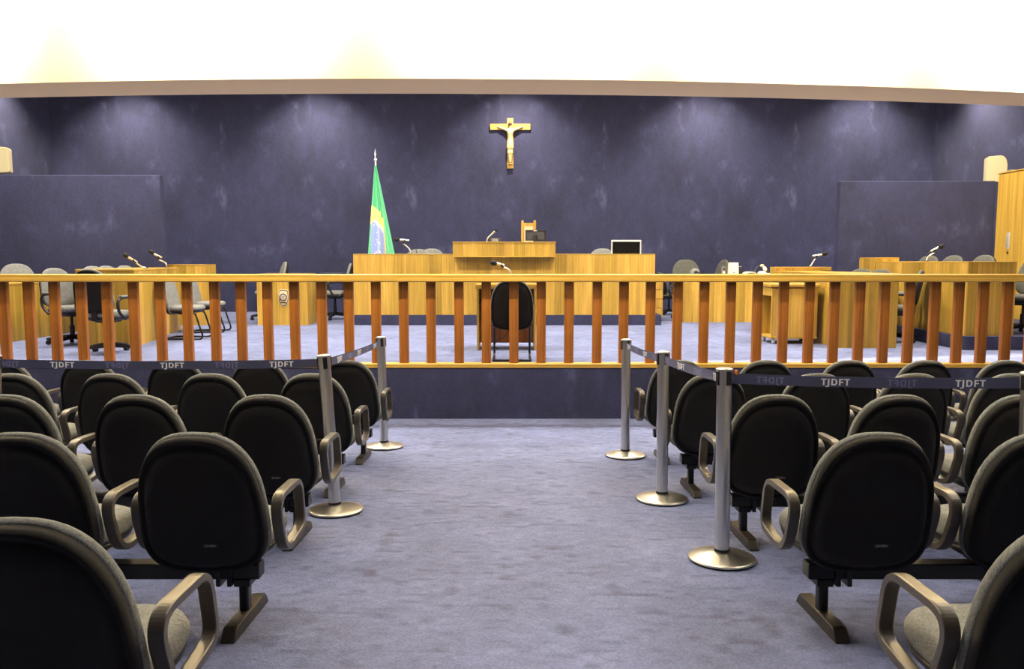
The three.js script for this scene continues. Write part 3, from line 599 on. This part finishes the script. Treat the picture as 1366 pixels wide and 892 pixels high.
// ------------------------------------------------------------------ office and visitor chairs of the platform
const officeGeo = (() => {
  const { shell, cush } = backGeos(0.24, 0.29, 0.22, 0.18, 0.70, 0.24);
  const so = outline(0.235, 0.23, 0.22, 3.4, 3.4, 0.02, 40);
  const seat = loft(so, [[0.001, 0.075], [0.6, 0.075], [0.85, 0.07], [0.96, 0.055], [1.0, 0.03], [0.97, 0.0], [0.001, 0.0]]); seat.rotateX(-Math.PI / 2); seat.translate(0, 0.43, 0.0);
  const under = loft(so, [[0.001, 0.0], [0.95, 0.0], [0.97, -0.012], [0.85, -0.035], [0.4, -0.05], [0.001, -0.05]]); under.rotateX(-Math.PI / 2); under.translate(0, 0.43, 0.0);
  const armPath = [[0, 0.41, 0.06], [0, 0.5, 0.16], [0, 0.62, 0.17], [0, 0.655, 0.1], [0, 0.66, 0.0], [0, 0.645, -0.09], [0, 0.6, -0.12], [0, 0.5, -0.07], [0, 0.42, -0.02]];
  const arm = tube(armPath, 0.017, 40, 8);
  const pad = box(-0.027, 0.027, 0.662, 0.686, -0.1, 0.14, 'z', 0.01);
  const column = mergeGeometries([rod([0, 0.1, 0], [0, 0.25, 0], 0.03).toNonIndexed(), rod([0, 0.25, 0], [0, 0.39, 0], 0.018).toNonIndexed(), box(-0.09, 0.09, 0.365, 0.4, -0.11, 0.11)].map(g => { for (const k of Object.keys(g.attributes)) if (!['position', 'normal', 'uv'].includes(k)) g.deleteAttribute(k); return g; }));
  const leg = (() => { const s = roundedShape([[0.02, 0.075], [0.29, 0.06], [0.31, 0.075], [0.29, 0.088], [0.05, 0.125], [0.0, 0.125]], 0.01); const g = new THREE.ExtrudeGeometry(s, { depth: 0.03, bevelEnabled: true, bevelSize: 0.004, bevelThickness: 0.006, bevelSegments: 1 }); g.translate(0, 0, -0.015); return g; })();
  const caster = new THREE.CylinderGeometry(0.03, 0.03, 0.045, 14); caster.rotateX(Math.PI / 2); caster.translate(0.285, 0.03, 0);
  const spine = box(-0.035, 0.035, 0.39, 0.62, 0.2, 0.235, 'y', 0.008); spine.rotateX(0.0);
  const knob = new THREE.CylinderGeometry(0.022, 0.018, 0.03, 14); knob.translate(0.1, 0.36, 0.2);
  return { shell, cush, seat, under, arm, pad, column, leg, caster, spine, knob };
})();
function officeChair(x, z, y, turn, label, group, fabric = M.fabric, scale = 1, tint) {
  const t = thing('office_chair', label, 'chair', [x, y, z], turn, group), G = officeGeo; t.scale.setScalar(scale);
  part('backrest_shell', G.shell, tint || M.shellFabric, t); part('backrest_cushion', G.cush, fabric, t); part('seat_cushion', G.seat, fabric, t); part('seat_shell', G.under, M.shellPlastic, t);
  for (const s of [-1, 1]) { const a = part('armrest', G.arm, M.blackPlastic, t); a.position.x = s * 0.275; part('arm_pad', G.pad, M.fabricLight, a); }
  part('column', G.column, M.blackPlastic, t); part('back_spine', G.spine, M.blackPlastic, t); part('knob', G.knob, M.blackPlastic, t);
  for (let k = 0; k < 5; k++) { const l = part('base_leg', G.leg, M.blackPlastic, t); l.rotation.y = k * Math.PI * 2 / 5 + 0.3; part('caster', G.caster, M.rubber, l); }
  return t;
}
const sledGeo = (() => {
  const { shell, cush } = backGeos(0.228, 0.28, 0.27, 0.16, 0.605, 0.215);
  const so = outline(0.23, 0.22, 0.22, 3.4, 3.4, 0.02, 40);
  const seat = loft(so, [[0.001, 0.07], [0.6, 0.07], [0.85, 0.066], [0.96, 0.052], [1.0, 0.03], [0.97, 0.0], [0.001, 0.0]]); seat.rotateX(-Math.PI / 2); seat.translate(0, 0.4, -0.02);
  const under = loft(so, [[0.001, 0.0], [0.95, 0.0], [0.97, -0.012], [0.85, -0.03], [0.001, -0.035]]); under.rotateX(-Math.PI / 2); under.translate(0, 0.4, -0.02);
  const side = tube([[0, 0.38, 0.12], [0, 0.36, 0.0], [0, 0.37, -0.14], [0, 0.36, -0.18], [0, 0.2, -0.235], [0, 0.04, -0.275], [0, 0.014, -0.25], [0, 0.013, 0.0], [0, 0.013, 0.22]], 0.0125, 60, 8);
  const cross = mergeGeometries([rod([-0.2, 0.013, 0.22], [0.2, 0.013, 0.22], 0.0125), rod([-0.2, 0.365, -0.1], [0.2, 0.365, -0.1], 0.011), rod([-0.2, 0.37, 0.1], [0.2, 0.37, 0.1], 0.011)]);
  const spine = box(-0.03, 0.03, 0.36, 0.55, 0.165, 0.19, 'y', 0.008);
  return { shell, cush, seat, under, side, cross, spine };
})();
function sledChair(x, z, y, turn, label, group, fabric = M.fabricLight) {
  const t = thing('visitor_chair', label, 'chair', [x, y, z], turn, group), G = sledGeo;
  part('backrest_shell', G.shell, M.shellFabric, t); part('backrest_cushion', G.cush, fabric, t); part('seat_cushion', G.seat, fabric, t); part('seat_shell', G.under, M.shellPlastic, t); part('back_spine', G.spine, M.blackMetal, t);
  for (const s of [-1, 1]) { const a = part('sled_frame', G.side, M.blackMetal, t); a.position.x = s * 0.2; }
  part('cross_bar', G.cross, M.blackMetal, t); return t;
}
{
  const on = (px, py, y = PF) => { const p = atY(px, py, y); return [p.x, p.z]; }, atDepth = (px, z) => atZ(px, 360, z).x;
  sledChair(0.0, -8.62, PF, 0, 'black-backed visitor chair on a sled frame facing the witness table');
  officeChair(-4.73, -9.2, PF, -0.2, 'black swivel office chair before the angled desk end, back to the railing', undefined, M.fabric, 1.0);
  officeChair(-5.72, -10.2, PF, -1.95, 'light grey swivel chair between the low side desk and the angled desk', undefined, M.fabricLight);
  officeChair(atDepth(27, -12.3), -12.3, PF, -2.4, 'light grey swivel chair behind the low side desk', undefined, M.fabricLight, 1.05);
  const jury = ['light grey swivel chair behind the angled desk, nearest the railing', 'light grey swivel chair behind the angled desk, middle of three', 'light grey swivel chair behind the angled desk, nearest the partition'];
  [[125, -11.15], [143, -11.82], [168, -12.52]].forEach(([px, z], i) => officeChair(atDepth(px, z) + 0.2, z, PF, -1.9, jury[i], 'chairs behind the angled desk', M.fabricLight, 1.02));
  sledChair(atDepth(246, -10.95), -10.95, PF, -1.5, 'light grey sled-frame visitor chair beside the angled desk, nearer the railing', 'visitor chairs beside the angled desk');
  sledChair(atDepth(276, -12.0), -12.0, PF, -1.45, 'light grey sled-frame visitor chair beside the angled desk, nearer the end desk', 'visitor chairs beside the angled desk');
  officeChair(atDepth(358, -14.45), -14.45, PF, 2.0, 'grey swivel chair turned sideways behind the crest desk', undefined, M.fabric, 1.08);
  officeChair(atDepth(446, -14.6), -14.6, PF, 1.8, 'light grey swivel chair turned sideways at the end of the judges bench', undefined, M.fabricLight, 1.05);
  const J = PF + DAIS;
  officeChair(atDepth(551, -14.55), -14.55, J, Math.PI - 0.2, 'grey chair behind the judges bench, under the bench microphone', 'chairs behind the judges bench', M.fabric, 1.14);
  officeChair(atDepth(577, -15.25), -15.25, J, Math.PI + 0.15, 'grey chair behind the judges bench, further back beside the flag end', 'chairs behind the judges bench', M.fabric, 1.16);
  officeChair(atDepth(664, -15.35), -15.35, J, Math.PI, 'grey chair behind the raised centre box of the bench', 'chairs behind the judges bench', M.fabric, 1.3);
  officeChair(atDepth(806, -14.5), -14.5, J, Math.PI, 'grey chair behind the silver monitor on the judges bench', 'chairs behind the judges bench', M.fabric, 1.15);
  officeChair(atDepth(919, -14.95), -14.95, PF, Math.PI, 'olive grey swivel chair behind the clerk desk telephone', undefined, M.fabricOlive, 1.12);
  officeChair(atDepth(947, -16.1), -16.1, PF, 1.75, 'olive grey swivel chair seen edge-on behind the clerk desk white box', undefined, M.fabricOlive, 1.12);
  officeChair(atDepth(893, -15.9), -15.9, PF, -1.2, 'dark swivel chair against the back wall beside the drawer pedestal', undefined, M.fabricOlive, 0.86);
  const ld = ['olive grey swivel chair behind the long desk, nearest the partition', 'olive grey swivel chair behind the long desk, middle of three', 'olive grey swivel chair behind the long desk, nearest the railing'];
  [[1132, -11.98, 2.3], [1155, -11.35, 2.2], [1190, -10.55, 1.05]].forEach(([px, z, a], i) => officeChair(atDepth(px, z) + 0.08, z, PF, a, ld[i], 'chairs behind the long desk', M.fabricOlive, 0.97));
  const sb = ['olive grey chair behind the side bench, nearest the partition', 'olive grey chair behind the side bench, second from the partition', 'olive grey chair behind the side bench, third from the partition'];
  [[1237, -12.3, 1.85], [1268.5, -11.65, 1.8], [1309, -10.95, 1.75]].forEach(([px, z, a], i) => officeChair(atDepth(px, z) - 0.2, z, PF + DAIS2, a, sb[i], 'chairs behind the side bench', M.fabricOlive, 1.01));
  officeChair(atDepth(1366, -9.95) + 0.02, -9.95, PF + DAIS2, 2.0, 'olive grey swivel chair past the end of the side bench, before the cabinet', undefined, M.fabricOlive, 0.98);
  // the president's tall wooden chair
  const z = -14.75, a = atZ(696, 294, z), b = atZ(715, 294, z), t = thing('high_back_chair', 'tall carved wooden chair with cream panel behind the black monitor', 'chair', [(a.x + b.x) / 2, PF + DAIS, z]);
  const H = a.y - PF - DAIS, w = 0.115, s = (x0, x1, y0, y1, z0, z1, n, m = M.rail) => part(n, box(x0, x1, y0, y1, z0, z1), m, t);
  for (const k of [-1, 1]) { s(k * w - 0.025, k * w + 0.025, 0, H - 0.02, -0.25, -0.2, 'back_post'); const f = new THREE.SphereGeometry(0.025, 12, 8); f.translate(k * w, H - 0.008, -0.225); part('finial', f, M.rail, t); s(k * (w + 0.08) - 0.022, k * (w + 0.08) + 0.022, 0, 0.45, 0.2, 0.245, 'front_leg'); s(k * (w + 0.08) - 0.025, k * (w + 0.08) + 0.025, 0.68, 0.71, -0.24, 0.24, 'arm'); s(k * (w + 0.08) - 0.018, k * (w + 0.08) + 0.018, 0.45, 0.68, 0.2, 0.236, 'arm_post'); }
  s(-w, w, H - 0.1, H - 0.035, -0.245, -0.205, 'crest_rail'); s(-w, w, 0.62, 0.68, -0.245, -0.205, 'lower_rail'); s(-w + 0.03, w - 0.03, 0.68, H - 0.1, -0.24, -0.195, 'back_panel', M.cream);
  s(-w - 0.09, w + 0.09, 0.4, 0.45, -0.24, 0.25, 'seat_frame'); s(-w - 0.07, w + 0.07, 0.45, 0.5, -0.19, 0.24, 'seat_cushion', M.cream);
}

// ------------------------------------------------------------------ monitors and other things on the bench
function monitor(x0, x1, y0, y1, z, turn, label, frameMat, panelMat, floor) {
  const w = x1 - x0, t = thing('monitor', label, 'monitor', [(x0 + x1) / 2, floor, z], turn), a = y0 - floor, b = y1 - floor;
  part('bezel', mergeGeometries([box(-w / 2, w / 2, b - 0.03, b, -0.025, 0.02), box(-w / 2, w / 2, a, a + 0.02, -0.025, 0.02), box(-w / 2, -w / 2 + 0.02, a + 0.02, b - 0.03, -0.025, 0.02), box(w / 2 - 0.02, w / 2, a + 0.02, b - 0.03, -0.025, 0.02)]), frameMat, t);
  part('back_cover', box(-w / 2 + 0.02, w / 2 - 0.02, a + 0.02, b - 0.03, -0.02, 0.014), panelMat, t);
  part('screen', box(-w / 2 + 0.02, w / 2 - 0.02, a + 0.02, b - 0.03, -0.0265, -0.021), M.screen, t);
  part('stand', box(-0.03, 0.03, 0.012, a + 0.1, 0.016, 0.04), frameMat, t); part('foot', box(-0.11, 0.11, 0, 0.012, -0.08, 0.1), frameMat, t);
  part('logo_plate', box(-0.03, 0.03, b - 0.022, b - 0.008, 0.02, 0.022), M.silver, t);
}
{
  const work = PF + DAIS + 0.77;
  const a = atZ(815.5, 320, -13.55), b = atZ(855, 340, -13.55); monitor(a.x, b.x, work + 0.08, a.y, -13.55, 0, 'silver-framed monitor seen from behind on the judges bench', M.silver, M.screen, work);
  const boxTop = atZ(683, 323, DZ + 0.2).y + 0.006, c = atZ(700.5, 306.5, -13.42), d = atZ(727, 322, -13.42);
  monitor(c.x, d.x + 0.02, boxTop + 0.03, c.y, -13.44, -0.35, 'black monitor turned away on the raised centre box', M.blackPlastic, M.darkGrey, boxTop);
  const e = atZ(652, 317.5, -13.45), f = atZ(669, 323, -13.45);
  const t = thing('console_box', 'small dark grey console on the raised centre box beside its microphone', 'console', [(e.x + f.x) / 2, boxTop, -13.42]);
  const hh = e.y - boxTop; part('body', box(-0.10, 0.10, 0, Math.max(0.05, hh), -0.06, 0.05, 'y', 0.008), M.darkGrey, t); part('display', box(-0.06, 0.05, 0.015, Math.max(0.05, hh) - 0.01, 0.05, 0.054), M.fabric, t);
}

// ------------------------------------------------------------------ microphones
function microphone(surface, z, base, neck, bodyA, bodyB, head, label, cable, headR = 0.034) {
  const q = p => atZ(p[0], p[1], z), B = q(base); B.y = surface; const t = thing('microphone', label, 'microphone', [B.x, B.y, z], 0, 'gooseneck microphones on the desks'), L = p => q(p).sub(new THREE.Vector3(B.x, B.y, z));
  const foot = new THREE.LatheGeometry([[0, 0], [0.035, 0], [0.035, 0.006], [0.012, 0.014], [0, 0.014]].map(p => new THREE.Vector2(...p)), 20); part('foot', foot, M.blackPlastic, t);
  part('gooseneck', capped([new THREE.Vector3(0, 0.005, 0), ...neck.map(L)], 0.0105, 24, 8), M.chrome, t);
  const a = L(bodyA), b = L(bodyB), h = L(head);
  part('body', rod(b, a, 0.013, 0.017, 14), M.chrome, t); part('clip', rod(L(neck[neck.length - 1]), b.clone().lerp(a, 0.45), 0.016, 0.018, 10), M.blackPlastic, t);
  const g = new THREE.SphereGeometry(headR, 18, 12); g.scale(1, 1.35, 1); const dir = h.clone().sub(b).normalize(); g.applyQuaternion(new THREE.Quaternion().setFromUnitVectors(new THREE.Vector3(0, 1, 0), dir)); g.translate(h.x, h.y, h.z); part('windscreen', g, M.rubber, t);
  if (cable) part('cable', capped(cable.map(L), 0.005, 24, 6), M.blackPlastic, t);
}
microphone(TOP.angled, -11.0, [195, 361.2], [[190, 356], [182, 351]], [171.5, 343], [183, 349.6], [168, 340.4], 'gooseneck microphone on the angled desk, nearer the railing');
microphone(TOP.angled, -12.2, [222.5, 356.2], [[221, 351], [212, 346]], [206, 338.8], [216, 343.4], [202.2, 335.8], 'gooseneck microphone on the angled desk, nearer the end desk');
microphone(TOP.bench, -13.3, [548, 338.6], [[546, 332], [538.5, 325]], [533.6, 319.6], [545.6, 320.4], [529.3, 319.5], 'gooseneck microphone on the judges bench beside the flag', [[546.5, 320.8], [551, 325], [555, 333], [556, 338]]);
microphone(TOP.box, -13.3, [649, 323.2], [[650.5, 317.5], [655.5, 312.5], [659, 309.5]], [660.2, 308.2], [656.5, 311.5], [661.5, 307], 'curved gooseneck microphone on the raised centre box', null, 0.026);
microphone(TOP.witness, -9.7, [682, 379.5], [[682, 368], [679, 360], [672, 356.5]], [663, 351.3], [672.5, 354], [658.6, 350.8], 'gooseneck microphone on the witness table', [[672.5, 353.5], [677, 352.5], [680, 358], [684, 379]]);
microphone(TOP.raised, -12.4, [1080, 358], [[1081.5, 354], [1087.5, 345]], [1096, 339.6], [1084, 341.2], [1100.4, 338.2], 'gooseneck microphone on the raised desk', [[1083.6, 341.3], [1080.5, 345], [1079, 358]]);
microphone(TOP.side, -11.2, [1235.5, 348], [[1238, 342.5], [1246, 337]], [1251.2, 330.3], [1242, 334.8], [1255.4, 328.4], 'gooseneck microphone on the side bench by the tall cabinet', [[1241.5, 335], [1237, 338.5], [1235.5, 342]]);
{ const t = single('microphone_cable', 'black microphone cable hanging below the witness table top', 'cable', capped([atZ(678, 441, -8.35), atZ(674, 448, -8.36), atZ(664, 454, -8.4), atZ(659.5, 460, -8.42), atZ(663, 465, -8.5)], 0.004, 40, 6), M.rubber); }

// ------------------------------------------------------------------ flag
{
  const z = -14.3, top = atZ(499.5, 198, z), X = atZ(501, 215, z).x, y0 = PF + 0.0;
  const t = thing('flag', 'draped green flag with yellow diamond and blue starred globe on a pole', 'flag', [X, PF + DAIS, z]);
  const Y = y => y - PF - DAIS, tipY = Y(top.y);
  part('flag_base', new THREE.LatheGeometry([[0, 0], [0.17, 0], [0.17, 0.02], [0.06, 0.05], [0.03, 0.1], [0, 0.1]].map(p => new THREE.Vector2(...p)), 32), M.darkWood, t);
  const lowTip = Y(atZ(500, 213, z).y); part('pole', rod([0, 0.08, 0], [0, lowTip, 0], 0.017, 0.015, 14), M.silver, t);
  const ball = new THREE.SphereGeometry(0.03, 16, 12); ball.translate(0, lowTip, 0); part('finial_ball', ball, M.silver, t); part('finial_spike', new THREE.LatheGeometry([[0, 0], [0.012, 0.01], [0.008, 0.04], [0.016, 0.1], [0.004, 0.16], [0, tipY - lowTip]].map(p => new THREE.Vector2(...p)), 14).translate(-0.005, lowTip, 0), M.silver, t);
  // cloth: hangs in folds from the pole, wider below
  const c = document.createElement('canvas'); c.width = 256; c.height = 1024; const g = c.getContext('2d'), VIS = 0.66 * 1024;       // the photograph shows the upper two thirds
  const lx = y => 175 + (120 - 175) * (y - 185) / 665, rx = y => 190 + (318 - 190) * (y - 185) / 665;
  const cu = (x, y) => (x - lx(y)) / (rx(y) - lx(y)) * 256, cv = y => (y - 185) / 665 * VIS;
  g.fillStyle = '#5cb685'; g.fillRect(0, 0, 256, 1024);
  const poly = (col, pts) => { g.fillStyle = col; g.beginPath(); pts.forEach(([x, y], i) => { const u = cu(x, Math.min(y, 850)), v = cv(y); i ? g.lineTo(u, v) : g.moveTo(u, v); }); g.closePath(); g.fill(); };
  poly('#f0d887', [[130, 478], [152, 482], [214, 532], [216, 572], [240, 582], [248, 1040], [140, 1040], [138, 640]]);
  poly('#5cb685', [[100, 640], [148, 625], [150, 1040], [60, 1040]]);
  poly('#94a5dc', [[148, 622], [165, 598], [212, 640], [234, 690], [236, 1040], [150, 1040]]);
  poly('#f4efe0', [[160, 600], [178, 592], [214, 630], [236, 676], [236, 700], [214, 658]]);
  g.fillStyle = '#ffffff'; for (const [x, y] of [[165, 632], [188, 690], [182, 745], [204, 765], [174, 783], [208, 776], [190, 762], [178, 836], [200, 828], [210, 838], [186, 842], [168, 850]]) { g.beginPath(); g.arc(cu(x, y), cv(y), 5, 0, 7); g.fill(); }
  const tex = new THREE.CanvasTexture(c); tex.colorSpace = THREE.SRGBColorSpace;
  const yTop = Y(atZ(501, 221, z).y), yVis = Y(atZ(501, 338, z).y), len = (yTop - yVis) / 0.66, NU = 60, NV = 50, pos = [], uv = [], idx = [];
  const pxm = 14.25 / 1050;
  for (let j = 0; j <= NV; j++) for (let i = 0; i <= NU; i++) {
    const u = i / NU, v = j / NV, yy = 185 + 665 * Math.min(v / 0.66, 1.12), L = (lx(yy) - 182) / 5.755 * pxm, R = (rx(yy) - 182) / 5.755 * pxm;
    const amp = 0.01 + 0.05 * v, fold = Math.sin(u * 17 + v * 1.5) * amp + Math.sin(u * 7.5 + 1) * amp * 0.8;
    pos.push(L + (R - L) * u, yTop - v * len, 0.03 + 0.06 * v * Math.sin(u * Math.PI) + fold); uv.push(u, 1 - v);
  }
  for (let j = 0; j < NV; j++) for (let i = 0; i < NU; i++) { const a = j * (NU + 1) + i, b = a + 1, d = a + NU + 1, e = d + 1; idx.push(a, d, b, b, d, e); }
  const cg = new THREE.BufferGeometry(); cg.setAttribute('position', new THREE.Float32BufferAttribute(pos, 3)); cg.setAttribute('uv', new THREE.Float32BufferAttribute(uv, 2)); cg.setIndex(idx); cg.computeVertexNormals();
  part('cloth', cg, std({ map: tex, roughness: 0.7, side: THREE.DoubleSide }), t);
}

// ------------------------------------------------------------------ crucifix
{
  const z = BACK_Z + 0.002, a = atZ(676.5, 158, z), b = atZ(684.8, 225, z), l = atZ(653.8, 165.5, z), r = atZ(707.3, 173.5, z), cx = (a.x + b.x) / 2;
  const t = thing('crucifix', 'pale wooden crucifix with a carved figure on the blue back wall', 'crucifix', [cx, b.y, z]), H = a.y - b.y, hy = l.y - b.y, ly = r.y - b.y, w = (b.x - a.x) / 2;
  part('upright_beam', box(-w, w, 0, H, 0, 0.05), M.crossWood, t); part('cross_beam', box(l.x - cx, r.x - cx, ly, hy, 0.004, 0.055, 'x'), M.crossWood, t);
  part('foot_block', box(-w * 0.8, w * 0.8, H * 0.075, H * 0.10, 0.05, 0.10), M.crossWood, t);
  // figure, one continuous surface
  const arms = (ly + hy) / 2, J = { head: [0.0, arms + 0.02, 0.1], neck: [0, arms - 0.03, 0.085], chest: [0, arms - 0.13, 0.088], waist: [0, arms - 0.26, 0.08], hip: [0, arms - 0.34, 0.085], knee: [0.0, arms - 0.54, 0.11], foot: [0, H * 0.115, 0.075], ls: [-0.075, arms - 0.07, 0.085], rs: [0.075, arms - 0.07, 0.085], lh: [-0.26, arms - 0.005, 0.07], rh: [0.26, arms - 0.005, 0.07] };
  const bones = [['head', 'neck', 0.034, 0.02], ['neck', 'chest', 0.03, 0.055], ['chest', 'waist', 0.058, 0.045], ['waist', 'hip', 0.045, 0.054], ['ls', 'lh', 0.028, 0.016], ['rs', 'rh', 0.028, 0.016], ['ls', 'chest', 0.03, 0.04], ['rs', 'chest', 0.03, 0.04]];
  const legs = [-1, 1].flatMap(s => [[[s * 0.03, arms - 0.34, 0.085], [s * 0.026, arms - 0.54, 0.115], 0.04, 0.028], [[s * 0.026, arms - 0.54, 0.115], [s * 0.012, H * 0.12, 0.08], 0.028, 0.018]]);
  const caps = bones.map(([p, q, r0, r1]) => [J[p], J[q], r0, r1]).concat(legs);
  const dist = p => { let d = 1e9; const k = 0.02; for (const [A, B, r0, r1] of caps) { const v = [0, 1, 2].map(i => B[i] - A[i]), wv = [0, 1, 2].map(i => p[i] - A[i]); const tt = Math.max(0, Math.min(1, (v[0] * wv[0] + v[1] * wv[1] + v[2] * wv[2]) / (v[0] ** 2 + v[1] ** 2 + v[2] ** 2))); const e = Math.hypot(wv[0] - v[0] * tt, wv[1] - v[1] * tt, wv[2] - v[2] * tt) - (r0 + (r1 - r0) * tt); const h = Math.max(0, Math.min(1, 0.5 + 0.5 * (e - d) / k)); d = d > 1e8 ? e : e * (1 - h) + d * h - k * h * (1 - h); } return d; };
  const mesh = (R, half, c, f) => {
    const mc = new MarchingCubes(R, new THREE.MeshStandardMaterial(), false, false, 60000); mc.isolation = 0;
    for (let k = 0; k < R; k++) for (let j = 0; j < R; j++) for (let i = 0; i < R; i++) mc.field[i + j * R + k * R * R] = -f([c[0] + ((i - R / 2) / (R / 2)) * half, c[1] + ((j - R / 2) / (R / 2)) * half, c[2] + ((k - R / 2) / (R / 2)) * half]);
    mc.update(); const g = new THREE.BufferGeometry(), n = mc.count; const ps = new Float32Array(n * 3), ns = new Float32Array(n * 3);
    for (let i = 0; i < n; i++) { for (let q = 0; q < 3; q++) { ps[3 * i + q] = c[q] + mc.positionArray[3 * i + q] * half; ns[3 * i + q] = mc.normalArray[3 * i + q]; } }
    g.setAttribute('position', new THREE.BufferAttribute(ps, 3)); g.setAttribute('normal', new THREE.BufferAttribute(ns, 3)); return g;
  };
  part('carved_figure', mesh(76, 0.5, [0, (arms + 0.06) * 0.5 + 0.04, 0.09], dist), M.carved, t);
  const cloth = loft(outline(0.072, 0.1, 0.1, 4, 4, 0.1, 28), [[0.001, 0.062], [0.7, 0.06], [0.95, 0.045], [1, 0.01], [0.9, -0.05]]); cloth.translate(0, arms - 0.38, 0.09); part('loincloth', cloth, M.carved, t);
  const hair = new THREE.SphereGeometry(0.042, 14, 10); hair.scale(1, 1.0, 0.95); hair.translate(-0.004, arms + 0.042, 0.108); part('hair', hair, M.darkWood, t);
}

renderer.render(scene, camera);
